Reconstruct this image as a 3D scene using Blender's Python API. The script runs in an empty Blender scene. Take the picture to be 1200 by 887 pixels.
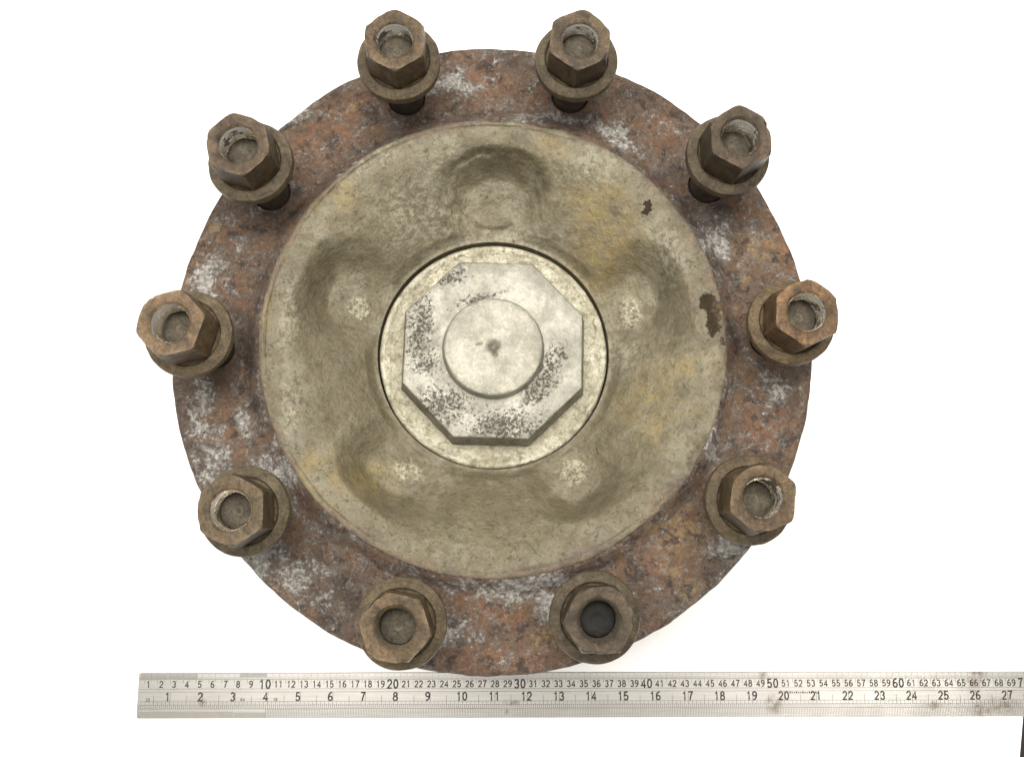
import bpy, math, random
import numpy as np
from mathutils import Vector, Matrix, Euler, noise as mnoise

# ------------------------------------------------------------------ scene, camera, light
S = bpy.context.scene
COL = S.collection
C = 0.01                                   # everything below is written in centimetres
H = 21.17                                  # height of the flange face above the table
S.view_settings.view_transform = 'Standard'
S.view_settings.look = 'None'
S.view_settings.exposure = 0.0
S.view_settings.gamma = 1.0
S.view_settings.use_curve_mapping = False

cam = bpy.data.cameras.new('camera')
cam.sensor_width = 36.0
cam.lens = 32.804
cam.clip_start = 0.01
cam.clip_end = 50
camo = bpy.data.objects.new('camera', cam)
COL.objects.link(camo)
camo.location = (0.5033*C, -11.3128*C, (55.3974+H)*C)
camo.rotation_euler = (0.164587, -0.0151314, 0.0181606)
S.camera = camo

W = bpy.data.worlds.new('World')
S.world = W
W.use_nodes = True
W.node_tree.nodes['Background'].inputs[0].default_value = (1.0, 0.985, 0.95, 1)
W.node_tree.nodes['Background'].inputs[1].default_value = 0.44


def lamp(name, loc, target, size, power, col=(1, .96, .88), sy=None):
    L = bpy.data.lights.new(name, 'AREA')
    L.energy = power
    L.color = col
    L.shape = 'RECTANGLE'
    L.size = size*C
    L.size_y = (sy or size)*C
    o = bpy.data.objects.new(name, L)
    COL.objects.link(o)
    o.location = Vector(loc)*C
    d = Vector(target)-Vector(loc)
    o.rotation_euler = d.to_track_quat('-Z', 'Y').to_euler()
    return o


lamp('ceiling_lamp', (-12, 36, 200), (0, 6, 10), 160, 82, sy=80)
lamp('ceiling_lamp', (100, -54, 185), (15, -10, 10), 40, 10, sy=34)
lamp('ceiling_lamp', (-31, -54, 185), (0, -5, 10), 9, 2.2, sy=30)

# ------------------------------------------------------------------ node helper


class N:
    def __init__(s, name, rand=False):
        s.m = bpy.data.materials.new(name)
        s.m.use_nodes = True
        s.t = s.m.node_tree
        s.b = s.t.nodes['Principled BSDF']
        tc = s.t.nodes.new('ShaderNodeTexCoord')
        v = s.vm('MULTIPLY', tc.outputs['Object'], (100, 100, 100))
        s.obj = v
        if rand:
            oi = s.t.nodes.new('ShaderNodeObjectInfo')
            s.oi = oi
            r = s.math('MULTIPLY', oi.outputs['Random'], 97.0)
            v = s.vm('ADD', v, r)
        s.P = v

    def put(s, sock, val):
        if hasattr(val, 'links') or isinstance(val, bpy.types.NodeSocket):
            s.t.links.new(val, sock)
        elif isinstance(val, (tuple, list)):
            n = len(sock.default_value)
            val = tuple(val)
            if len(val) == 3 and n == 4:
                val = val+(1,)
            sock.default_value = val
        else:
            try:
                sock.default_value = val
            except TypeError:
                sock.default_value = (val,)*len(sock.default_value)

    def vm(s, op, a, b=None, c=None):
        n = s.t.nodes.new('ShaderNodeVectorMath')
        n.operation = op
        s.put(n.inputs[0], a)
        if b is not None:
            s.put(n.inputs[1], b)
        return n.outputs['Value'] if op in ('LENGTH', 'DISTANCE', 'DOT_PRODUCT') else n.outputs[0]

    def math(s, op, a, b=None, clamp=False):
        n = s.t.nodes.new('ShaderNodeMath')
        n.operation = op
        n.use_clamp = clamp
        s.put(n.inputs[0], a)
        if b is not None:
            s.put(n.inputs[1], b)
        return n.outputs[0]

    def noise(s, scale, detail=6, rough=.6, dist=0.0, vec=None, col=False, off=0):
        n = s.t.nodes.new('ShaderNodeTexNoise')
        v = vec or s.P
        if off:
            v = s.vm('ADD', v, (off, off*1.7, off*.6))
        s.put(n.inputs['Vector'], v)
        n.inputs['Scale'].default_value = scale
        n.inputs['Detail'].default_value = detail
        n.inputs['Roughness'].default_value = rough
        n.inputs['Distortion'].default_value = dist
        return n.outputs['Color'] if col else n.outputs[0]

    def step(s, f, lo, hi, a=0.0, b=1.0):
        n = s.t.nodes.new('ShaderNodeMapRange')
        n.interpolation_type = 'SMOOTHSTEP'
        s.put(n.inputs[0], f)
        for i, q in enumerate((lo, hi, a, b)):
            s.put(n.inputs[1+i], q)
        return n.outputs[0]

    def mix(s, f, a, b, mode='MIX'):
        n = s.t.nodes.new('ShaderNodeMix')
        n.data_type = 'RGBA'
        n.blend_type = mode
        s.put(n.inputs[0], f)
        s.put(n.inputs[6], a)
        s.put(n.inputs[7], b)
        return n.outputs[2]

    def spots(s, lst, warp=.5, wscale=1.2, lo=1.25, hi=.55, grain=0.0, z=None):
        """union of soft irregular blots: (x, y, rx, ry, angle in degrees), centimetres"""
        w = s.vm('SUBTRACT', s.noise(wscale, 5, .65, col=True, off=3.1), (.5, .5, .5))
        w = s.vm('MULTIPLY', w, (2*warp, 2*warp, 0))
        p = s.vm('ADD', s.obj, w)
        p = s.vm('MULTIPLY', p, (1, 1, 0))
        tot = None
        for (x, y, rx, ry, a) in lst:
            mp = s.t.nodes.new('ShaderNodeMapping')
            mp.vector_type = 'TEXTURE'
            s.put(mp.inputs[0], p)
            mp.inputs['Location'].default_value = (x, y, 0)
            mp.inputs['Rotation'].default_value = (0, 0, math.radians(a))
            mp.inputs['Scale'].default_value = (rx, ry, 1)
            d = s.vm('LENGTH', mp.outputs[0])
            f = s.step(d, hi, lo, 1.0, 0.0)
            tot = f if tot is None else s.math('MAXIMUM', tot, f)
        return tot

    def grit(s, c, scale, amt, off=0, lo=.36, hi=.64, rough=.7, det=5, vec=None):
        """multiply the colour by a contrasty grain running from 1-amt to 1+amt"""
        f = s.step(s.noise(scale, det, rough, .2, off=off, vec=vec), lo, hi)
        return s.mix(1.0, c, s.mix(f, (1-amt,)*3, (1+amt,)*3), 'MULTIPLY')

    def bump(s, h, dist, strength=1.0, prev=None):
        n = s.t.nodes.new('ShaderNodeBump')
        n.inputs['Strength'].default_value = strength
        n.inputs['Distance'].default_value = dist*C
        s.put(n.inputs['Height'], h)
        if prev is not None:
            s.put(n.inputs['Normal'], prev)
        return n.outputs[0]

    def out(s, color, rough=.5, metal=0.0, normal=None, spec=.5):
        s.put(s.b.inputs['Base Color'], color)
        s.put(s.b.inputs['Roughness'], rough)
        s.put(s.b.inputs['Metallic'], metal)
        s.put(s.b.inputs['Specular IOR Level'], spec)
        if normal is not None:
            s.put(s.b.inputs['Normal'], normal)
        return s.m


# wear and stains with a shape of their own, in the hub's plan (centimetres from its axis)
F_WHITE = [(-17.33, -3.85, 0.66, 2.55, 0), (-14.77, -4.92, 0.51, 0.92, 0), (-16.35, -7.64, 0.92, 1.53, 0), (-13.51, -12.79, 1.53, 1.28, -40), (-11.23, -13.81, 1.53, 0.92, -35), (-12.29, -8.31, 1.28, 1.53, 0), (-5.03, -14.58, 1.28, 0.41, 0), (-2.96, 16.67, 1.53, 0.77, 0), (-12.84, 14.69, 0.51, 1.28, -50), (16.89, -2.22, 0.92, 0.77, 0), (14.47, -11.79, 1.12, 0.82, 0), (13.59, 6.65, 1.12, 1.28, 0), (3.79, -15.39, 1.12, 1.02, 0), (3.37, -13.95, 1.53, 0.41, 0), (-2.24, -17.02, 1.28, 0.61, 0), (-17.39, 3.5, 0.77, 1.28, 0), (3.57, 14.53, 2.04, 0.31, 0), (1.4, -14.47, 2.55, 0.61, 0), (12.46, -4.79, 0.51, 2.04, 20), (7.35, 13.49, 1.53, 0.51, -35)]
F_RUST = [(-10.87, 13.03, 3.57, 1.43, 40), (-1.34, 17.0, 2.3, 1.12, 0), (10.58, 14.14, 1.79, 1.28, -40), (17.91, 5.92, 0.71, 2.3, 15), (16.57, -4.71, 1.28, 2.04, -10), (10.35, -12.61, 1.53, 1.43, 0), (1.47, -18.2, 3.06, 0.71, 0), (-16.47, 2.88, 0.66, 0.71, 0), (-15.04, -2.3, 0.36, 0.61, 0), (-15.35, -6.0, 0.66, 0.71, 0), (-15.02, -7.21, 0.56, 0.46, 0), (-17.19, -9.9, 0.71, 0.51, 0), (0.43, -15.69, 2.55, 1.12, 0), (-10.87, -15.88, 1.53, 0.61, -40), (-18.55, 5.09, 0.71, 1.53, -20), (-4.32, 16.93, 1.02, 1.02, 0), (7.35, -14.36, 0.92, 0.71, 0), (3.01, 15.67, 1.53, 0.77, 0)]
F_TAN = [(16.02, 6.43, 1.53, 1.02, 0), (11.63, -14.29, 0.82, 0.61, 30), (11.37, -10.86, 2.04, 1.53, 0), (-17.25, 6.65, 0.41, 0.51, 0), (17.38, 5.91, 0.41, 1.02, 0), (3.41, -17.07, 0.92, 0.61, 0), (15.33, 4.23, 0.31, 0.51, 0), (-8.83, 15.08, 0.92, 0.2, 25), (10.84, -13.09, 0.51, 0.51, 0)]
D_CHIP = [(12.86, 2.57, 0.46, 0.51, 0), (13.15, 1.26, 0.36, 0.71, 0), (13.58, 2.33, 0.41, 0.36, 0), (9.22, 8.48, 0.26, 0.42, 0), (13.1, 1.95, .34, .6, 0), (13.59, 0.22, 0.2, 0.2, 0)]
D_YEL = [(-9.87, 8.85, 1.53, 1.53, 0), (7.08, 6.22, 2.04, 2.3, 0), (3.59, 12.37, 1.28, 0.71, 0), (9.66, -3.82, 1.79, 2.04, 0), (-13.79, 1.45, 0.51, 2.55, 0), (-7.28, -8.22, 1.53, 1.28, 0), (-10.04, -8.27, 1.79, 1.53, 0), (6.28, 8.96, 2.04, 1.53, 0), (-5.58, 14.3, 2.04, 0.51, 0), (11.48, -1.18, 2.04, 0.92, 0)]
D_PALE = [(-8.12, 11.13, 2.3, 0.82, 35), (-12.08, 1.22, 0.71, 2.04, 0), (-3.52, 8.73, 2.04, 1.79, 20), (-0.19, 13.87, 4.59, 0.51, 0), (10.51, 5.76, 1.02, 2.04, 20), (5.74, 11.18, 1.53, 1.02, 0), (-11.77, -4.25, 0.61, 2.04, 10), (1.01, 7.18, 3.06, 1.28, 0), (8.38, -0.19, 1.28, 1.02, 0), (-5.35, 8.13, 2.04, 1.53, 0)]
D_SCAB = [(0.12, 12.02, 2.6, 0.35, -4), (2.69, 10.66, 0.35, 1.0, 0), (12.6, -9.82, 2.04, 0.26, 40), (3.09, 13.82, 1.02, 0.31, 0)]
D_PAD = [(-8.6, 2.62, 0.77, 0.77, 0), (-5.08, -7.55, 0.97, 0.66, -20), (5.12, -7.36, 0.87, 0.87, 0), (8.65, 2.72, 0.66, 1.02, 10), (-0.31, 8.65, 1.28, 0.41, 0)]
O_PIT = [(2.5, -2.6, .55, 1.3, -45), (3.25, -1.3, .45, 1.1, -20), (0.9, -5.2, 3.2, .35, 0), (2.9, -2.2, 1.1, .6, 40), (3.3, -.6, .35, 1.3, -10), (-4.58, 1.37, 1.12, 3.06, 0), (0.72, -4.64, 3.06, 1.12, 0), (3.28, -1.42, 0.92, 1.63, -25), (-2.66, 4.57, 1.43, 0.71, 35), (-2.96, -3.4, 2.04, 1.53, 0), (-4.08, -1.04, 1.02, 0.77, 0), (4.05, -0.07, 0.61, 0.61, 0), (-1.03, 3.07, 2.04, 0.41, 20)]


def mat_flange():
    n = N('corroded_flange')
    big = n.noise(.22, 5, .6, .6)
    mid = n.noise(.9, 8, .65, .4, off=7)
    c = n.mix(n.step(big, .42, .58), (.080, .055, .040), (.135, .080, .048))
    c = n.mix(n.step(mid, .46, .58, 0, .8), c, (.108, .084, .067))
    rn = n.noise(.9, 10, .74, .3, off=21)
    rust = n.math('MULTIPLY', n.spots(F_RUST, 1.2, .6, 1.9, .1), n.step(rn, .40, .54))
    c = n.mix(n.math('MULTIPLY', rust, .9), c, (.152, .084, .049))
    hot = n.math('MULTIPLY', n.spots(F_RUST, 1.2, .6, 1.5, .1), n.step(n.noise(1.2, 10, .76, off=33), .50, .57))
    c = n.mix(n.math('MULTIPLY', hot, .8), c, (.205, .102, .052))
    stray = n.step(n.noise(.75, 10, .76, .4, off=47), .54, .61)
    c = n.mix(n.math('MULTIPLY', stray, .75), c, (.148, .080, .048))
    tan = n.math('MULTIPLY', n.spots(F_TAN, .8, .9, 1.7, .1), n.step(n.noise(1.8, 11, .78, off=54), .43, .54))
    c = n.mix(n.math('MULTIPLY', tan, .85), c, (.25, .17, .085))
    # dark grime blotches
    c = n.mix(n.step(n.noise(.9, 10, .76, .5, off=61), .51, .60, 0, .85), c, (.036, .027, .023))
    # pale corrosion scale: soft irregular patches with a broken edge, denser in the blots
    dens = n.spots(F_WHITE, 1.0, .8, 2.0, .1)
    film = n.noise(.8, 11, .70, .8, off=67)
    fine = n.noise(3.8, 8, .80, .3, off=71)
    lev = n.math('ADD', n.math('MULTIPLY', film, 1.0), fine)
    lev = n.math('ADD', lev, n.math('MULTIPLY', dens, .20))
    haze = n.step(lev, 0.98, 1.17)
    c = n.mix(n.math('MULTIPLY', haze, .55), c, (.20, .185, .170))
    white = n.step(lev, 1.10, 1.20)
    c = n.mix(n.math('MULTIPLY', white, .85), c, n.mix(n.step(n.noise(4, 6, .75), .42, .58), (.24, .228, .21), (.46, .445, .41)))
    speck = n.step(n.noise(4.0, 7, .8, off=83), .595, .635)
    c = n.mix(n.math('MULTIPLY', speck, .55), c, (.38, .33, .27))
    c = n.mix(n.step(n.noise(4.2, 7, .8, off=101), .60, .64, 0, .8), c, (.030, .023, .021))
    c = n.grit(c, 3.0, .16, 15)
    c = n.grit(c, 7.5, .18, 5)
    gr = n.noise(8, 6, .8, off=5)
    h = n.math('ADD', n.noise(1.6, 12, .74, off=9), n.math('MULTIPLY', white, .10))
    nb = n.bump(h, .42, 1.0)
    nb = n.bump(gr, .07, .9, nb)
    return n.out(c, n.step(mid, .3, .7, .72, .5), 0, nb, .35)


def mat_cover():
    n = N('grimy_cover_paint')
    big = n.noise(.25, 6, .6, .5)
    mid = n.noise(1.1, 9, .68, .3, off=11)
    c = n.mix(n.step(big, .35, .65), (.120, .104, .064), (.156, .140, .095))
    c = n.mix(n.step(mid, .46, .58, 0, .75), c, (.096, .078, .043))
    c = n.mix(n.step(n.noise(.16, 4, .6, .8, off=141), .47, .60, 0, .55), c, (.106, .087, .049))
    yel = n.math('MULTIPLY', n.spots(D_YEL, .9, .6, 1.7, .1), n.step(n.noise(.9, 8, .7, off=17), .34, .62))
    c = n.mix(n.math('MULTIPLY', yel, .85), c, (.190, .142, .056))
    och = n.step(n.noise(.7, 9, .7, off=29), .60, .72)
    c = n.mix(n.math('MULTIPLY', och, .45), c, (.180, .120, .055))
    pale = n.math('MULTIPLY', n.spots(D_PALE, .9, .7, 1.8, .1), n.step(n.noise(2.2, 12, .80, off=37), .46, .56))
    c = n.mix(n.math('MULTIPLY', pale, .7), c, (.26, .242, .180))
    fleck = n.step(n.noise(4.5, 9, .75, off=39), .58, .66)
    c = n.mix(n.math('MULTIPLY', fleck, .4), c, (.26, .25, .19))
    # rubbed bright pads
    pad = n.math('MULTIPLY', n.spots(D_PAD[:4], .45, 1.6, 1.25, .7), n.step(n.noise(4.0, 8, .78, off=43), .45, .54))
    c = n.mix(n.math('MULTIPLY', pad, .7), c, (.36, .335, .245))
    # dark scabs, pits and cracks
    scab = n.math('MULTIPLY', n.spots(D_SCAB, .5, 1.4, 1.5, .2), n.step(n.noise(1.6, 10, .75, off=51), .42, .58))
    c = n.mix(n.math('MULTIPLY', scab, .75), c, (.050, .040, .020))
    pits = n.step(n.noise(3.2, 10, .72, .6, off=57), .585, .63)
    c = n.mix(n.math('MULTIPLY', pits, .5), c, (.055, .044, .025))
    vein = n.math('ABSOLUTE', n.math('SUBTRACT', n.noise(.55, 9, .66, .3, off=63), .5))
    vein = n.math('MULTIPLY', n.step(vein, .0, .012, 1, 0), n.step(n.noise(.45, 4, .5, off=77), .55, .66))
    c = n.mix(n.math('MULTIPLY', vein, .6), c, (.05, .04, .022))
    chip = n.spots(D_CHIP, .55, 2.2, 1.10, .85)
    c = n.mix(n.math('MULTIPLY', chip, .96), c, n.mix(n.noise(2.5, 7, .75), (.014, .011, .007), (.045, .032, .019)))
    # rust creeping in at the rim
    r = n.vm('LENGTH', n.vm('MULTIPLY', n.obj, (1, 1, 0)))
    r = n.math('ADD', r, n.math('MULTIPLY', n.math('SUBTRACT', n.noise(.8, 8, .7, off=81), .5), 3.2))
    r = n.math('ADD', r, n.math('MULTIPLY', n.math('SUBTRACT', n.noise(.22, 3, .5, off=121), .5), 3.0))
    rim = n.step(r, 13.35, 13.75)
    c = n.mix(n.math('MULTIPLY', rim, .8), c, n.mix(n.step(n.noise(1.2, 9, .75, off=131), .42, .58), (.085, .062, .046), (.135, .096, .058)))
    c = n.grit(c, .8, .12, 13)
    c = n.grit(c, 4.2, .05, 15)
    c = n.grit(c, 8.5, .04, 5)
    dp = n.step(n.noise(6.0, 5, .78, off=111), .60, .64)
    c = n.mix(n.math('MULTIPLY', dp, .28), c, (.06, .05, .03))
    grain = n.noise(8.5, 6, .8, off=5)
    h = n.math('SUBTRACT', n.noise(1.2, 12, .70, off=91), n.math('MULTIPLY', chip, .5))
    h = n.math('SUBTRACT', h, n.math('MULTIPLY', n.math('ADD', dp, pits), .06))
    nb = n.bump(h, .22, 1.0)
    nb = n.bump(grain, .03, .5, nb)
    ro = n.step(mid, .40, .60, .33, .52)
    ro = n.math('SUBTRACT', n.math('ADD', ro, n.math('MULTIPLY', chip, .45)), n.math('MULTIPLY', pad, .15))
    return n.out(c, ro, n.math('MULTIPLY', pad, .3), nb, n.step(chip, .2, .8, .55, .12))


def mat_bright(name, ring):
    n = N(name)
    big = n.noise(.45, 6, .62, .5, off=2)
    fine = n.noise(4.6, 10, .78, .2, off=13)
    if ring:
        c = n.mix(n.step(big, .36, .64), (.31, .288, .212), (.45, .428, .34))
        c = n.mix(n.step(n.noise(1.7, 9, .7, off=19), .49, .60, 0, .8), c, (.20, .175, .115))
    else:
        c = n.mix(n.step(big, .38, .62), (.180, .171, .139), (.245, .235, .196))
        c = n.mix(n.step(n.noise(1.0, 8, .7, off=19), .50, .70, 0, .6), c, (.175, .158, .115))
    dens = n.spots(O_PIT, 1.0, .7, 1.7, .1) if not ring else n.step(n.noise(.5, 3, .5, off=23), .5, .75)
    thr = n.math('SUBTRACT', .665 if not ring else .70, n.math('MULTIPLY', dens, .172 if not ring else .10))
    pit = n.step(n.math('SUBTRACT', fine, thr), -.03, .045)
    soot = n.math('MULTIPLY', dens, n.step(n.noise(1.3, 9, .7, off=31), .45, .65))
    if not ring:
        c = n.mix(n.math('MULTIPLY', soot, .75), c, (.080, .073, .056))
    c = n.mix(n.math('MULTIPLY', pit, .95), c, (.030, .026, .019))
    grain = n.noise(8, 6, .8, off=5)
    c = n.grit(c, 2.4, .12, 15)
    c = n.grit(c, 8, .17 if ring else .09, 5)
    nb = n.bump(n.noise(1.6, 10, .66, off=41), .30 if ring else .10, .9)
    nb = n.bump(n.math('SUBTRACT', grain, n.math('MULTIPLY', pit, .8)), .03, .6, nb)
    met = n.math('MULTIPLY', n.math('SUBTRACT', 1.0, pit), .45 if ring else .15)
    return n.out(c, n.math('ADD', n.step(big, .36, .64, .46, .28), n.math('MULTIPLY', pit, .3)), met, nb, .45)


def mat_boss():
    n = N('worn_cap_boss')
    big = n.noise(.55, 6, .62, .5, off=2)
    c = n.mix(n.step(big, .36, .64), (.185, .175, .138), (.255, .243, .198))
    dot = n.spots([(0, 0, .42, .36, 20), (-.85, .12, .25, .12, 0), (.1, -.4, .2, .3, 0)], .3, 2.5, 1.5, .3)
    c = n.mix(n.math('MULTIPLY', dot, .85), c, (.06, .052, .035))
    pit = n.step(n.noise(4.2, 11, .75, off=13), .655, .69)
    c = n.mix(n.math('MULTIPLY', pit, .8), c, (.06, .053, .04))
    c = n.mix(n.step(n.noise(2.0, 10, .72, off=17), .54, .70, 0, .5), c, (.26, .235, .16))
    grain = n.noise(8, 6, .8, off=5)
    c = n.grit(c, 2.4, .10, 15)
    c = n.grit(c, 8, .15, 5)
    nb = n.bump(n.noise(1.8, 9, .68, off=41), .10, .8)
    nb = n.bump(grain, .03, .6, nb)
    return n.out(c, n.step(big, .3, .7, .5, .36), .2, nb, .5)


def mat_steel(name, a, b, d, orange, rough=.6):
    n = N(name, rand=True)
    big = n.noise(.7, 6, .62, .5)
    c = n.mix(n.step(big, .36, .64), a, b)
    c = n.mix(n.step(n.noise(1.6, 9, .7, .3, off=11), .48, .68, 0, .8), c, d)
    c = n.mix(n.step(n.noise(1.1, 8, .7, .3, off=23), .55, .70, 0, .7), c, orange)
    fl = n.step(n.noise(5.5, 9, .75, off=37), .62, .70)
    c = n.mix(n.math('MULTIPLY', fl, .35), c, (.24, .20, .14))
    grain = n.noise(8, 6, .8, off=5)
    c = n.grit(c, 2.6, .20, 15)
    c = n.grit(c, 8, .30, 5)
    geo = n.t.nodes.new('ShaderNodeNewGeometry')
    edge = n.math('MULTIPLY', n.step(geo.outputs['Pointiness'], .53, .62), n.step(n.noise(2.5, 6, .7, off=59), .40, .58))
    c = n.mix(n.math('MULTIPLY', edge, .75), c, (.26, .20, .135))
    c = n.mix(1.0, c, n.oi.outputs['Color'], 'MULTIPLY')
    nb = n.bump(n.noise(2.2, 10, .74, off=41), .15, .9)
    nb = n.bump(grain, .03, .6, nb)
    return n.out(c, n.step(big, .3, .7, rough+.08, rough-.12), .15, nb, .4)


def mat_thread():
    n = N('worn_thread', rand=True)
    f = n.noise(.6, 6, .65, .3)
    c = n.mix(n.step(f, .40, .47), (.055, .042, .028), (.62, .58, .51))
    return n.out(c, n.step(f, .38, .48, .55, .22), n.step(f, .40, .47, .1, 1.0), n.bump(n.noise(3, 4, .6), .03, .5))


R_DIRT = [(22.54, -24.24, 0.56, 0.71, 0), (21.65, -21.85, 0.31, 0.41, 0), (38.81, -21.51, 0.71, 0.36, 0), (38.97, -24.3, 0.92, 0.51, 0), (40.69, -23.95, 1.28, 0.61, 0), (35.26, -24.04, 0.71, 0.36, 0), (1.9, -24.36, 0.51, 0.2, 0), (1.51, -25.01, 0.2, 0.15, 0), (-22.23, -24.8, 0.31, 0.21, 0), (38.62, -22.3, 0.71, 0.51, 0)]
RUL = (-27.36, -26.02, math.radians(1.02))     # lower left corner of the ruler and its heading


def to_ruler(x, y):
    dx, dy = x-RUL[0], y-RUL[1]
    c, s = math.cos(RUL[2]), math.sin(RUL[2])
    return dx*c+dy*s, -dx*s+dy*c


def mat_ruler():
    n = N('brushed_ruler_steel')
    br = n.noise(1.0, 8, .7, vec=n.vm('MULTIPLY', n.P, (.25, 9, 1)))
    c = n.mix(n.step(br, .3, .7), (.265, .257, .245), (.315, .306, .293))
    c = n.mix(n.step(n.noise(.35, 6, .6, off=9), .48, .72, 0, .4), c, (.28, .265, .245))
    sp = [to_ruler(x, y)+(rx, ry, a) for (x, y, rx, ry, a) in R_DIRT]
    d = n.math('MULTIPLY', n.spots(sp, .5, 1.2, 1.6, .1), n.step(n.noise(2.0, 8, .7, off=15), .34, .60))
    c = n.mix(n.math('MULTIPLY', d, .75), c, (.10, .07, .045))
    c = n.mix(n.step(n.noise(3.0, 8, .75, off=27), .66, .74, 0, .5), c, (.16, .13, .10))
    nb = n.bump(br, .01, .5)
    return n.out(c, n.step(n.noise(.5, 4, .6, off=33), .3, .7, .40, .36), 1.0, nb)


def mat_plain(name, col, rough=.6, metal=0.0, scale=3.0, var=.15, spec=.5):
    n = N(name)
    f = n.noise(scale, 7, .65)
    a = tuple(q*(1-var) for q in col)
    b = tuple(min(1, q*(1+var)) for q in col)
    return n.out(n.mix(f, a, b), rough, metal, n.bump(f, .02, .3), spec)


M_FL, M_CV = mat_flange(), mat_cover()
M_RING, M_OCT, M_BOSS = mat_bright('worn_retaining_plate', True), mat_bright('pitted_octagon', False), mat_boss()
M_NUT = mat_steel('rusty_nut', (.050, .035, .020), (.092, .064, .036), (.020, .015, .010), (.135, .076, .032), .42)
M_WSH = mat_steel('grimy_washer', (.062, .046, .026), (.092, .070, .040), (.032, .024, .015), (.098, .066, .028), .46)
M_STUD = mat_steel('dark_stud', (.045, .033, .025), (.080, .056, .040), (.025, .020, .016), (.10, .055, .03))
M_SEND = mat_steel('greasy_stud_end', (.060, .050, .034), (.090, .074, .050), (.03, .025, .017), (.09, .062, .034))
M_THR = mat_thread()
M_SIDE = mat_steel('dark_cap_side', (.12, .108, .078), (.17, .155, .115), (.045, .04, .03), (.10, .088, .06), .5)  # side walls of the octagonal cap, a darker tone than its top face
M_RUL = mat_ruler()
M_INK = mat_plain('etched_ink', (.045, .042, .038), .8, spec=.08)
M_LINE = mat_plain('etched_line', (.10, .096, .09), .8, spec=.08)
M_SHADE = mat_plain('darkened_graduation', (.21, .20, .187), .45, .8)
M_PAPER = mat_plain('white_sheet', (.87, .87, .87), .8, 0, .5, .01)
M_DARK = mat_plain('dark_floor', (.012, .009, .009), .85, 0, 1.0, .2)

# ------------------------------------------------------------------ mesh helpers


def link(name, verts, faces, mat, parent=None, smooth=True, sharp=35, loc=None, mats=None, midx=None):
    me = bpy.data.meshes.new(name)
    v = np.asarray(verts, dtype=float)*C
    me.from_pydata(v.tolist(), [], [list(map(int, f)) for f in faces])
    for m in (mats or [mat]):
        me.materials.append(m)
    if midx is not None:
        me.polygons.foreach_set('material_index', list(midx))
    if smooth:
        me.polygons.foreach_set('use_smooth', [True]*len(me.polygons))
        me.set_sharp_from_angle(angle=math.radians(sharp))
    me.validate()
    me.update()
    o = bpy.data.objects.new(name, me)
    COL.objects.link(o)
    if parent:
        o.parent = parent
    if loc is not None:
        o.location = Vector(loc)*C
    return o


def empty(name, loc):
    o = bpy.data.objects.new(name, None)
    o.empty_display_size = .05
    COL.objects.link(o)
    o.location = Vector(loc)*C
    return o


def tag(o, label, cat=None, group=None, kind=None):
    if label:
        o['label'] = label
    if cat:
        o['category'] = cat
    if group:
        o['group'] = group
    if kind:
        o['kind'] = kind
    return o


def ring_faces(nrow, nt, flip=False):
    f = []
    for i in range(nrow-1):
        for j in range(nt):
            a, b = i*nt+j, i*nt+(j+1) % nt
            q = (a, a+nt, b+nt, b)
            f.append(q[::-1] if flip else q)
    return f


def lathe(prof, nt=64, close=False, rfun=None):
    """prof: list of (r, z) from outside/bottom on; rows of nt vertices. r = 0 rows collapse harmlessly."""
    vs = []
    for k, (r, z) in enumerate(prof):
        for j in range(nt):
            a = 2*math.pi*j/nt
            rr = rfun(k, a, r) if rfun else r
            vs.append((rr*math.cos(a), rr*math.sin(a), z))
    f = ring_faces(len(prof), nt, True)
    if close:
        n0 = (len(prof)-1)*nt
        f += [(n0+j, j, (j+1) % nt, n0+(j+1) % nt)[::-1] for j in range(nt)]
    return vs, f


def fbm(p, sc, octv=5):
    return mnoise.fractal(Vector(p)*sc, .9, 2.1, octv)


def sst(x, a, b):
    t = np.clip((x-a)/(b-a), 0, 1)
    return t*t*(3-2*t)


# cheap vectorised value noise for the big grids
rng = np.random.default_rng(5)
LAT = rng.random((256, 256))


def vnoise(x, y, sc, octv=5, g=.5):
    tot = np.zeros_like(x)
    amp, nrm = 1.0, 0
    for o in range(octv):
        u, v = x*sc*2**o+37.1*o+100, y*sc*2**o+11.7*o+100
        iu, iv = np.floor(u).astype(int), np.floor(v).astype(int)
        fu, fv = u-iu, v-iv
        fu, fv = fu*fu*(3-2*fu), fv*fv*(3-2*fv)
        a = LAT[iu % 256, iv % 256]
        b = LAT[(iu+1) % 256, iv % 256]
        c = LAT[iu % 256, (iv+1) % 256]
        d = LAT[(iu+1) % 256, (iv+1) % 256]
        tot += amp*((a*(1-fu)+b*fu)*(1-fv)+(c*(1-fu)+d*fu)*fv-.5)
        nrm += amp
        amp *= g
    return tot/nrm


# ------------------------------------------------------------------ setting
def slab(name, x0, y0, x1, y1, z0, z1, mat):
    v = [(x, y, z) for z in (z0, z1) for (x, y) in ((x0, y0), (x1, y0), (x1, y1), (x0, y1))]
    f = [(3, 2, 1, 0), (4, 5, 6, 7), (0, 1, 5, 4), (1, 2, 6, 5), (2, 3, 7, 6), (3, 0, 4, 7)]
    return link(name, v, f, mat, smooth=False)


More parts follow.
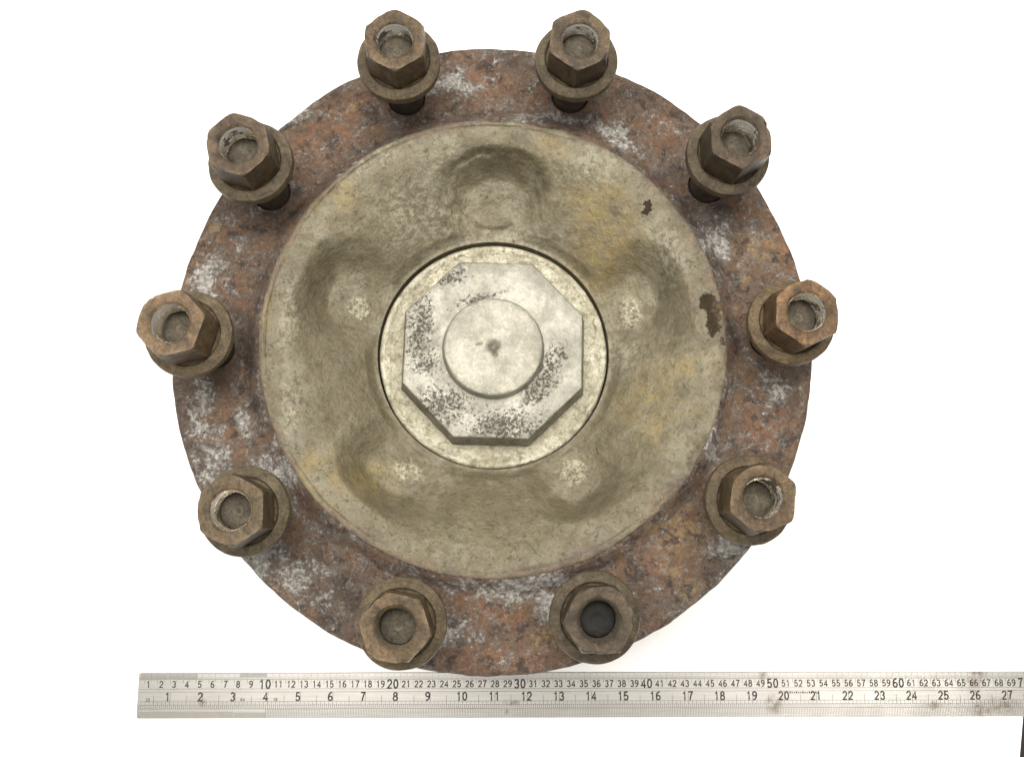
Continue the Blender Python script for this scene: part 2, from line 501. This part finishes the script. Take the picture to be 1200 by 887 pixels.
o = slab('floor', -700, -700, 700, 700, -6, -1.2, M_DARK)
o['kind'] = 'structure'
ex0, ey0, ex1, ey1 = 42.39, -24.54, 41.85, -27.88
k = (ex1-ex0)/(ey1-ey0)
ya, yb = -160, 170
xa, xb = ex0+k*(ya-ey0), ex0+k*(yb-ey0)
v = [(x, y, z) for z in (-1.19, 0.0) for (x, y) in ((-190, ya), (xa, ya), (xb, yb), (-190, yb))]
o = link('white_table_sheet', v, [(3, 2, 1, 0), (4, 5, 6, 7), (0, 1, 5, 4), (1, 2, 6, 5), (2, 3, 7, 6), (3, 0, 4, 7)], M_PAPER, smooth=False)
o['kind'] = 'structure'

# ------------------------------------------------------------------ wheel hub
hub = empty('wheel_hub', (0, 0, 0))
tag(hub, 'rusty truck wheel hub with ten studs, dished cover and octagonal cap', 'wheel hub')

ANG0 = math.radians(110.33)
PCD = 16.75
STUDS = [(PCD*math.cos(ANG0+k*math.pi/5), PCD*math.sin(ANG0+k*math.pi/5)) for k in range(10)]

# flange: thick rough-edged annulus, stud holes cut through
NT = 540
th = np.arange(NT)*2*math.pi/NT
edge = 19.46+.18*vnoise(np.cos(th)*6, np.sin(th)*6, .5, 4)+.14*vnoise(np.cos(th)*20, np.sin(th)*20, 1.0, 3)
rows = []
for t in np.linspace(0, 1, 34):
    r = 12.4+(edge-.35-12.4)*t
    x, y = r*np.cos(th), r*np.sin(th)
    z = .10*vnoise(x, y, .35, 5)+.06*vnoise(x, y, 1.6, 4)-.10*sst(r, 18.2, 19.0)+(1.02+.4*vnoise(x, y, .3, 4))*sst(r+.7*vnoise(x, y, .4, 4), 15.1, 13.75)*sst(r, 13.2, 13.84)
    rows.append(np.stack([x, y, z], 1))
for (dr, dz) in ((-.16, -.16), (-.04, -.36), (0, -.62), (-.02, -1.3), (.0, -2.2), (-.12, -2.5), (-.5, -2.7)):
    r = edge+dr+.05*vnoise(np.cos(th)*30+dz, np.sin(th)*30, .8, 3)
    rows.append(np.stack([r*np.cos(th), r*np.sin(th), 0*th+dz], 1))
for r in (16.0, 12.4):
    rows.append(np.stack([r*np.cos(th), r*np.sin(th), 0*th-2.72], 1))
vs = np.concatenate(rows)
fs = ring_faces(len(rows), NT)
n0 = (len(rows)-1)*NT
fs += [(n0+j, j, (j+1) % NT, n0+(j+1) % NT) for j in range(NT)]
flange = link('flange', vs, fs, M_FL, hub, loc=(0, 0, H))
cv, cf = [], []
for (sx, sy) in STUDS:
    b = len(cv)
    for z in (-4, 2):
        for j in range(40):
            a = 2*math.pi*j/40
            cv.append((sx+1.18*math.cos(a), sy+1.18*math.sin(a), z))
    cf += [(b+j, b+(j+1) % 40, b+40+(j+1) % 40, b+40+j) for j in range(40)]
    cf += [tuple(b+j for j in range(39, -1, -1)), tuple(b+40+j for j in range(40))]
cut = link('cutter', cv, cf, M_FL, None, smooth=False, loc=(0, 0, H))
md = flange.modifiers.new('holes', 'BOOLEAN')
md.operation = 'DIFFERENCE'
md.solver = 'EXACT'
md.object = cut
bpy.context.view_layer.update()
dg = bpy.context.evaluated_depsgraph_get()
me = bpy.data.meshes.new_from_object(flange.evaluated_get(dg))
flange.modifiers.clear()
flange.data = me
me.name = 'flange'
me.set_sharp_from_angle(angle=math.radians(40))
bpy.data.objects.remove(cut)

# barrel under the flange, standing on the table
pr = [(12.9, -2.6), (12.8, -4.0), (12.2, -5.0), (11.6, -9), (11.4, -14.5), (12.0, -16.2), (14.2, -17.0), (14.4, -17.3), (14.4, -20.8), (14.1, -H), (9.0, -H), (8.8, -H+.3), (8.8, -4)]
vs, fs = lathe([(r, z) for r, z in pr], 128)
link('barrel', vs, [f[::-1] for f in fs], M_FL, hub, loc=(0, 0, H))

# dished cover with five pockets
NTC = 900
ths = np.arange(NTC)*2*math.pi/NTC
rr = np.concatenate([np.linspace(13.86, 13.3, 14), np.linspace(13.27, 7.38, 130)])
RR, TT = np.meshgrid(rr, ths, indexing='ij')
X, Y = RR*np.cos(TT), RR*np.sin(TT)
zk_r = np.array([7.3, 7.9, 8.6, 9.6, 10.6, 11.4, 12.1, 12.8, 13.3, 13.86])
zk_z = np.array([-3.0, -2.45, -1.75, -.88, -.10, .50, .94, 1.17, 1.26, 1.22])
RIB_Z = np.interp(RR, zk_r, zk_z)
for _ in range(10):                                    # soften the polyline radially
    RIB_Z[1:-1] = .25*RIB_Z[:-2]+.5*RIB_Z[1:-1]+.25*RIB_Z[2:]
Z = RIB_Z.copy()
warpx = .35*vnoise(X, Y, .3, 3)
warpy = .35*vnoise(X+50, Y, .3, 3)
floor_z = -3.12+.44*(RR-8)
PK = [(90, 9.75, 3.6, 2.4, 0), (163, 9.6, 4.0, 2.5, 1), (235, 9.55, 4.0, 2.5, 1), (306, 9.45, 3.6, 2.4, 1), (19, 9.5, 3.8, 2.45, -1)]
for (a, rc, hw, hr, side) in PK:                       # centre radius, half width, half depth, the side that runs out softly
    a = math.radians(a)
    w = X*math.cos(a)+Y*math.sin(a)+warpx
    u = -X*math.sin(a)+Y*math.cos(a)+warpy
    wid = hw*(.86+.14*sst(w, 7.8, 10.5))
    bow = w-rc+.035*u*u
    e = (np.abs(u/wid)**2.5+np.abs(np.where(bow > 0, bow/hr, bow/(hr*1.35)))**2.5)**.4
    soft = .50+.5*sst(side*u, .2, hw*.7)*abs(side)
    m = sst(e, 1.10+.5*(soft-.50), 1.10-soft-.12)
    d = (e-1)*hr
    Z = Z*(1-m)+np.minimum(Z, floor_z+.03*u*u)*m
    if a == math.radians(90):                          # rough crease where the casting folded
        cz = .30*np.exp(-((d+.15+.25*vnoise(X, Y, .9, 4))/.13)**2)*sst(w, 10.2, 11)*sst(np.abs(u-.3), 3.0, 1.6)
        Z -= cz*sst(vnoise(X, Y, 1.1, 3), -.3, .15)
for (x, y, rx, ry, a) in D_PAD:
    a = math.radians(a)
    dx, dy = X-x, Y-y
    p, q = (dx*math.cos(a)+dy*math.sin(a))/rx, (-dx*math.sin(a)+dy*math.cos(a))/ry
    d = np.sqrt(p*p+q*q)
    Z += .16*sst(d, 1.25, .7)
lip = sst(RR, 8.1, 7.55)
Z = Z*(1-lip)+(-3.06)*lip
Z += .11*np.exp(-((RR-7.75)/.22)**2)
Z += (.12*vnoise(X, Y, .25, 3)+.07*vnoise(X, Y, .9, 4)+.05*vnoise(X, Y, 3.0, 3))*sst(RR, 7.4, 7.9)
Z -= (.0+.13*sst(vnoise(X, Y, .12, 3), .0, .25))*np.exp(-((RR-(13.55+.12*vnoise(X, Y, .4, 3)))/.05)**2)      # seam just inside the rim
Z -= .05*sst(RR, 13.7, 13.86)**2+.16*sst(RR, 12.9, 13.86)*sst(vnoise(X+9, Y, .2, 4), -.05, .3)
edge_w = .22*vnoise(np.cos(ths)*8, np.sin(ths)*8, .6, 4)+.05*vnoise(np.cos(ths)*30, np.sin(ths)*30, .7, 3)
sc = 1+(edge_w/13.86)[None, :]*sst(RR, 12.8, 13.8)
X, Y = X*sc, Y*sc
G = np.stack([X, Y, Z], -1).reshape(-1, 3)
top = [G]
skirt = []
x0, y0, z0 = X[0], Y[0], Z[0]
sk = [np.stack([x0*1.000, y0*1.000, 0*z0-.4], 1), np.stack([x0*1.001, y0*1.001, z0-.10], 1)]
inn = [np.stack([X[-1]*q, Y[-1]*q, 0*Z[-1]+zz], 1) for q, zz in ((.999, -3.15), (.998, -3.9))]
allv = np.concatenate(sk+[G]+inn)
fs = ring_faces(len(sk)+len(rr)+len(inn), NTC, True)
cover = link('cover', allv, fs, M_CV, hub, sharp=50, loc=(0, 0, H))

# cast marks raised on two of the pads


def text_mesh(body, size, align='CENTER'):
    cu = bpy.data.curves.new('t', 'FONT')
    cu.body = body
    cu.size = size
    cu.align_x = align
    cu.align_y = 'CENTER'
    cu.resolution_u = 3
    ob = bpy.data.objects.new('t', cu)
    COL.objects.link(ob)
    bpy.context.view_layer.update()
    dg = bpy.context.evaluated_depsgraph_get()
    me = bpy.data.meshes.new_from_object(ob.evaluated_get(dg))
    v = [tuple(q.co) for q in me.vertices]
    f = [tuple(p.vertices) for p in me.polygons]
    bpy.data.objects.remove(ob)
    bpy.data.meshes.remove(me)
    return v, f


def cast_mark(body, size, x, y, z, rot):
    v, f = text_mesh(body, size)
    c, s = math.cos(rot), math.sin(rot)
    n = len(v)
    w = [(x+a*c-b*s, y+a*s+b*c, z+d) for d in (0, .10) for (a, b, _) in v]
    ed = {}
    for p in f:
        for i in range(len(p)):
            e = (p[i], p[(i+1) % len(p)])
            ed[e] = 1
    side = [(a, b, b+n, a+n) for (a, b) in ed if (b, a) not in ed]
    fs = [tuple(i+n for i in p) for p in f]+side
    return link('cast_mark', w, fs, M_CV, cover, smooth=False)


cast_mark('S1', .95, 8.62, 3.1, -2.80, math.radians(15))
cast_mark('G', .95, 8.66, 2.3, -2.80, math.radians(15))
cast_mark('B', 1.2, 5.12, -7.36, -2.80, math.radians(-35))

# retaining plate, octagonal cap, round boss
OY = -.10
pr = [(7.24, -3.9), (7.25, -3.22), (7.21, -3.08), (7.12, -3.00), (6.98, -2.98), (6.86, -3.03), (6.72, -3.14), (6.4, -3.18), (5.0, -3.2), (3.0, -3.2)]
NTP = 180


def plate_r(k, a, r):
    return r+(.03*fbm((math.cos(a)*3, math.sin(a)*3, r), 1.0) if k < 4 else 0)


vs, fs = lathe(pr, NTP, rfun=plate_r)
vs = [(x, y, z+.04*fbm((x, y, 3), .9)*(1 if i >= 2*NTP else 0)) for i, (x, y, z) in enumerate(vs)]
link('retaining_plate', vs, [f for f in fs], M_RING, hub, loc=(0, OY, H))


def octr(a, R):
    q = (a-math.radians(22.0)) % (math.pi/4)-math.pi/8
    return R*math.cos(math.pi/8)/math.cos(q)


ON = 240
prof = [(6.26, -3.25), (6.20, -2.9), (6.02, -1.6), (5.97, -1.22), (5.90, -1.10), (5.82, -1.07), (5.0, -1.05), (4.0, -1.05), (3.2, -1.05), (2.6, -1.05)]
vs = []
for k, (R, z) in enumerate(prof):
    for j in range(ON):
        a = math.radians(22.0)+2*math.pi*j/ON
        r = octr(a, R) if k < 7 else R
        r += .02*fbm((math.cos(a)*6, math.sin(a)*6, z), 1.0) if k < 6 else 0
        x, y = r*math.cos(a), r*math.sin(a)
        vs.append((x, y, z+(.02*fbm((x, y, 0), .7) if k >= 4 else 0)))
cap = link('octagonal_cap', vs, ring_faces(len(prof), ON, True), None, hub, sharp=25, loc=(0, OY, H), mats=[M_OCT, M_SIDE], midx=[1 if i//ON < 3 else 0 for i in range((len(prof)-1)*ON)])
prof = [(3.16, -1.1), (3.12, -.95), (3.05, -.5), (3.02, -.32), (2.96, -.24), (2.84, -.20), (2.2, -.18), (1.2, -.17), (.6, -.18), (.36, -.22), (.22, -.34), (.06, -.40)]
vs, fs = lathe(prof, 120, rfun=lambda k, a, r: r+.02*fbm((math.cos(a)*4, math.sin(a)*4, k*.2), 1.0))
n0 = len(vs)-120
fs.append(tuple(range(n0, n0+120)))
link('boss', vs, fs, M_BOSS, cap, loc=(.0, -.0, 0))

# ------------------------------------------------------------------ studs, washers, nuts
# lateral offset of the nut's top at 7.3 cm, nut top height, washer widest height, heading of a corner, tint
ST = [((.00, .0), 7.12, 4.56, 92, (1.0, .97, .90)), ((-.10, -.03), 7.34, 4.66, 104, (.92, .88, .90)),
      ((-.17, -.07), 7.4, 4.52, 135, (1.35, 1.25, 1.2)), ((.01, -.01), 7.24, 4.34, 93, (.90, .92, .88)),
      ((-.04, .03), 7.35, 4.40, 110, (1.15, 1.10, 1.0)), ((-.05, .16), 7.1, 4.3, 64, (.62, .62, .62)),
      ((.11, .02), 7.5, 4.68, 83, (.95, .88, .78)), ((-.01, -.06), 7.25, 4.4, 86, (1.35, 1.12, .88)),
      ((.24, -.05), 7.4, 4.6, 92, (.66, .64, .64)), ((.04, -.10), 7.05, 4.5, 84, (.85, .84, .84))]


def stud_mesh():
    pr = [(0.0, -3.7), (1.5, -3.7), (1.6, -3.6), (1.6, -2.95), (1.55, -2.9), (1.09, -2.9), (1.08, -2.3)]
    z = -2.2
    pr += [(1.08, 2.2)]
    z = 2.3
    while z < 5.4:
        pr += [(1.07, z), (1.00, z+.1)]
        z += .2
    pr += [(1.0, 5.55), (.95, 5.72), (.88, 5.78), (.50, 5.80), (.34, 5.78), (.22, 5.70), (0.0, 5.66)]
    vs, fs = lathe(pr, 40)
    mi = [0 if (i//40) < len(pr)-7 else 1 for i in range(len(fs))]
    return vs, fs, mi


def nut_mesh(seed, depth):
    NN = 96
    AF = 1.66
    hgt = depth

    def hexr(a):
        q = (a % (math.pi/3))-math.pi/6
        return AF/math.cos(q)
    prof = [('c', 1.66, 0.0), ('h', 1.80, .10), ('h', 9, .22), ('h', 9, hgt*.5), ('h', 9, hgt-.30), ('h', 1.89, hgt-.16), ('h', 1.83, hgt-.05), ('h', 1.76, hgt),
            ('r', 1.30, hgt+.005), ('r', 1.18, hgt), ('r', 1.13, hgt-.03), ('r', 1.05, hgt-.10)]
    z = hgt-.2
    while z > .1:
        prof += [('r', 1.075, z), ('r', 1.07, z-.05), ('r', .97, z-.16), ('r', .975, z-.2)]
        z -= .28
    prof += [('r', 1.08, 0)]
    rnd = random.Random(seed*13)
    chips = [(rnd.randrange(6)*math.pi/3+rnd.uniform(-.1, .1), rnd.uniform(.04, .16), rnd.uniform(.14, .24), rnd.uniform(.3, 1.2)) for _ in range(3)]
    vs = []
    for k, (t, r, z) in enumerate(prof):
        for j in range(NN):
            a = 2*math.pi*j/NN
            R = min(hexr(a), r) if t in 'ch' else r
            if t == 'h':
                for (ca, cd, cw, ch) in chips:
                    da = (a-ca+math.pi) % (2*math.pi)-math.pi
                    R -= cd*math.exp(-(da/cw)**2)*max(0, 1-(hgt-z)/ch)
            p = (math.cos(a)*2+seed*9, math.sin(a)*2, z)
            if t == 'h':
                R -= .035*max(0, fbm(p, .8))+.010*fbm(p, 2.2)
            else:
                R += .008*fbm(p, 1.5)
            dz = .03*fbm((R*math.cos(a)+seed*5, R*math.sin(a), 2), .8) if 5 <= k <= 9 else 0
            vs.append((R*math.cos(a), R*math.sin(a), z+dz))
    fs = ring_faces(len(prof), NN, True)
    mi = [1 if (i//NN) >= 12 else 0 for i in range(len(fs))]
    return vs, fs, mi


def washer_mesh(seed):
    pr = [(1.12, -.28), (1.5, -.30), (1.70, -.24), (2.1, .12), (2.30, .36), (2.41, .50), (2.43, .90), (2.39, 1.04), (2.20, 1.18), (1.98, 1.27), (1.88, 1.27), (1.76, 1.14), (1.60, 1.10), (1.12, 1.10)]
    vs, fs = lathe(pr, 80, True)
    out = []
    for i, (x, y, z) in enumerate(vs):
        r = math.hypot(x, y)
        d = .035*fbm((x+seed*7, y, z), .7)+.012*fbm((x, y+seed*3, z), 2.5) if r > 1.3 else 0
        out.append((x*(1+d/r), y*(1+d/r), z+d*.6))
    return out, fs


sv, sf, smi = stud_mesh()
stud_data = None
for k, (sx, sy) in enumerate(STUDS):
    (ox, oy), hn, hw, va, tint = ST[k]
    s = link('stud', sv, sf, None, hub, mats=[M_STUD, M_SEND], midx=smi, loc=(sx, sy, H), sharp=60) if stud_data is None else bpy.data.objects.new('stud', stud_data)
    if stud_data is None:
        stud_data = s.data
    else:
        COL.objects.link(s)
        s.parent = hub
        s.location = Vector((sx, sy, H))*C
    s.rotation_euler = Vector((0, 0, 1)).rotation_difference(Vector((ox, oy, 7.3)).normalized()).to_euler()
    if k in (4, 5):
        s.scale.z = .95
    s.color = (.8, .8, .8, 1) if k != 5 else (.08, .08, .09, 1)
    wv, wf = washer_mesh(k+1)
    w = link('washer', wv, wf, M_WSH, s, sharp=30, loc=(0, 0, hw-.82))
    w.rotation_euler = (random.Random(k).uniform(-.03, .03), random.Random(k+50).uniform(-.03, .03), 0)
    w.color = tuple(.5+.5*q for q in tint)+(1,)
    base = hw-.82+1.16
    nv, nf, nmi = nut_mesh(k+1, hn-base)
    nu = link('nut', nv, nf, None, s, mats=[M_NUT, M_THR if k not in (4, 5) else M_SEND], midx=nmi, sharp=28, loc=(0, 0, base))
    nu.rotation_euler = (0, 0, math.radians(va))
    nu.color = tint+(1,)

# ------------------------------------------------------------------ steel ruler
rul = empty('steel_ruler', (RUL[0], RUL[1], 0))
rul.rotation_euler.z = RUL[2]
tag(rul, 'long steel ruler marked in centimetres and inches beneath the hub', 'ruler')
RW, RL, RT = 3.42, 102.0, .12
bev = .03
cr = .18


def rrect(x0, y0, x1, y1, r, n=5):
    p = []
    for (cx, cy, a0) in ((x1-r, y0+r, -90), (x1-r, y1-r, 0), (x0+r, y1-r, 90), (x0+r, y0+r, 180)):
        for i in range(n+1):
            a = math.radians(a0+90*i/n)
            p.append((cx+r*math.cos(a), cy+r*math.sin(a)))
    return p


rings = [(rrect(0, 0, RL, RW, cr), .005), (rrect(0, 0, RL, RW, cr), RT-bev), (rrect(bev, bev, RL-bev, RW-bev, cr), RT)]
vs = [(x, y, z) for p, z in rings for (x, y) in p]
n = len(rings[0][0])
fs = [(i*n+j, i*n+(j+1) % n, (i+1)*n+(j+1) % n, (i+1)*n+j) for i in range(2) for j in range(n)]
fs += [tuple(2*n+j for j in range(n)), tuple(range(n-1, -1, -1))]
link('blade', vs, fs, M_RUL, rul, sharp=30)
ZT = RT+.008


class Flat:
    def __init__(s):
        s.v, s.f = [], []

    def q(s, x0, y0, x1, y1, z=ZT):
        b = len(s.v)
        s.v += [(x0, y0, z), (x1, y0, z), (x1, y1, z), (x0, y1, z)]
        s.f.append((b, b+1, b+2, b+3))

    def text(s, body, hgt, x, y, sx=1.0, wt=.125):
        adv = .70*hgt*sx
        x0 = x-adv*len(body)/2
        for k, ch in enumerate(body):
            for li, line in enumerate(DIGIT[ch]):
                P = [Vector((x0+(k*.70+.07+a)*hgt*sx if sx == 1 else x0+(k*.70+.07+a)*hgt*sx, y+(c-.5)*hgt)) for a, c in line]
                hw = wt*hgt/2
                closed = (P[0]-P[-1]).length < 1e-6
                b = len(s.v)
                m = len(P)
                for i in range(m):
                    p0 = P[i-1] if i else (P[-2] if closed else P[0])
                    p1 = P[i+1] if i < m-1 else (P[1] if closed else P[-1])
                    d1 = (P[i]-p0).normalized() if (P[i]-p0).length else (p1-P[i]).normalized()
                    d2 = (p1-P[i]).normalized() if (p1-P[i]).length else d1
                    t = (d1+d2).normalized()
                    nn = Vector((-t.y, t.x))
                    f = hw/max(.5, nn.dot(Vector((-d1.y, d1.x))))
                    for sg in (1, -1):
                        q = P[i]+nn*f*sg
                        s.v.append((q.x, q.y, ZT+.003*li))
                s.f += [(b+2*i, b+2*i+1, b+2*i+3, b+2*i+2) for i in range(m-1)]


def arc(cx, cy, rx, ry, a0, a1, n=12):
    return [(cx+rx*math.cos(math.radians(a0+(a1-a0)*i/n)), cy+ry*math.sin(math.radians(a0+(a1-a0)*i/n))) for i in range(n+1)]


SIX = [arc(.28, .30, .215, .24, 0, 360, 16), arc(.40, .42, .335, .52, 78, 190, 8)]
DIGIT = {'0': [arc(.28, .5, .215, .44, 0, 360, 18)], '1': [[(.10, .76), (.22, .80), (.31, .94), (.31, .0)]],
         '2': [arc(.28, .69, .21, .25, 175, -35, 10)+[(.07, .06), (.52, .06)]],
         '3': [arc(.27, .72, .19, .22, 160, -80, 10), arc(.27, .28, .215, .24, 95, -165, 12)],
         '4': [[(.40, .0), (.40, .92), (.06, .28), (.55, .28)]], '5': [[(.49, .94), (.15, .94), (.10, .50)]+arc(.27, .32, .215, .27, 125, -160, 12)],
         '6': SIX, '7': [[(.05, .94), (.51, .94), (.33, .55), (.22, .0)]],
         '8': [arc(.28, .73, .18, .21, 0, 360, 14), arc(.28, .28, .22, .24, 0, 360, 16)],
         '9': [[(.56-a, 1-c) for a, c in l] for l in SIX], '-': [[(.0, .5), (.6, .5)]]}


# rows measured down from the top edge, as shares of the width
def Yf(f):
    return RW*(1-f)


SC = 1.0
lines = Flat()
for f in (.145, .355, .42, .63, .705, .79):
    lines.q(.12, Yf(f)-.012, 100, Yf(f)+.012)
for i in range(1, 200):                                   # half centimetres through the number row
    x = i*.5*SC
    lines.q(x-.012, Yf(.24 if i % 2 else .145+.05), x+.012, Yf(.145))
    if i % 2 == 0:
        lines.q(x-.012, Yf(.355), x+.012, Yf(.33))
for i in range(1, 1000):                                  # millimetres along the upper edge
    x = i*.1*SC
    lines.q(x-.008, Yf(.145), x+.008, Yf(.085 if i % 5 else .02))
IN = 2.54*SC
for i in range(1, 40*8):
    x = i*IN/8
    if i % 4 == 0:
        lines.q(x-.014, Yf(.705), x+.014, Yf(.50 if i % 8 else .43))
    lines.q(x-.012, Yf(.705), x+.012, Yf(.63))
for i in range(1, 40*16):
    x = i*IN/16
    lines.q(x-.015, Yf(.79), x+.015, Yf(.705))
for i in range(int(3.96*20), 40*20):
    x = i*IN/20
    lines.q(x-.013, Yf(.985), x+.013, Yf(.79))
o = link('graduation_lines', lines.v, lines.f, M_LINE, rul, smooth=False)
o['kind'] = 'stuff'

for (a, b, c, d, z) in ((.15, .135, 4.6, .015, .003), (7.9, .10, 10.0, .015, .003), (7.55, .985, 10.02, .87, .005), (.12, .985, 7.52, .85, .003)):
    sh = Flat()
    sh.q(a, Yf(b), c, Yf(d), RT+z)
    link('shaded_band', sh.v, sh.f, M_SHADE, rul, smooth=False)


def numeral(t, hgt, x, y, wt=.165):
    f = Flat()
    f.text(t, hgt, x, y, 1.0, wt)
    link('numeral', f.v, f.f, M_INK, rul, smooth=False)


for i in range(1, 100):
    big = i % 10 == 0
    numeral(str(i), .70 if big else .52, i*SC-(.20 if i < 10 else .06 if not big else .10), Yf(.25))
for i in range(1, 40):
    numeral(str(i), .66, i*IN-(.20 if i < 10 else .06), Yf(.525))
for (t, x, y) in (('32', .82, .595), ('64', 8.2, .585), ('16', 10.75, .585)):
    numeral(t, .26, x, Yf(y), .16)
mk = Flat()
for i in range(13):
    mk.q(51.2+i*.17, Yf(.475), 51.2+i*.17+.11, Yf(.475)+(.09 if i % 3 else .14))
o = link('small_print', mk.v, mk.f, M_INK, rul, smooth=False)
o['kind'] = 'stuff'
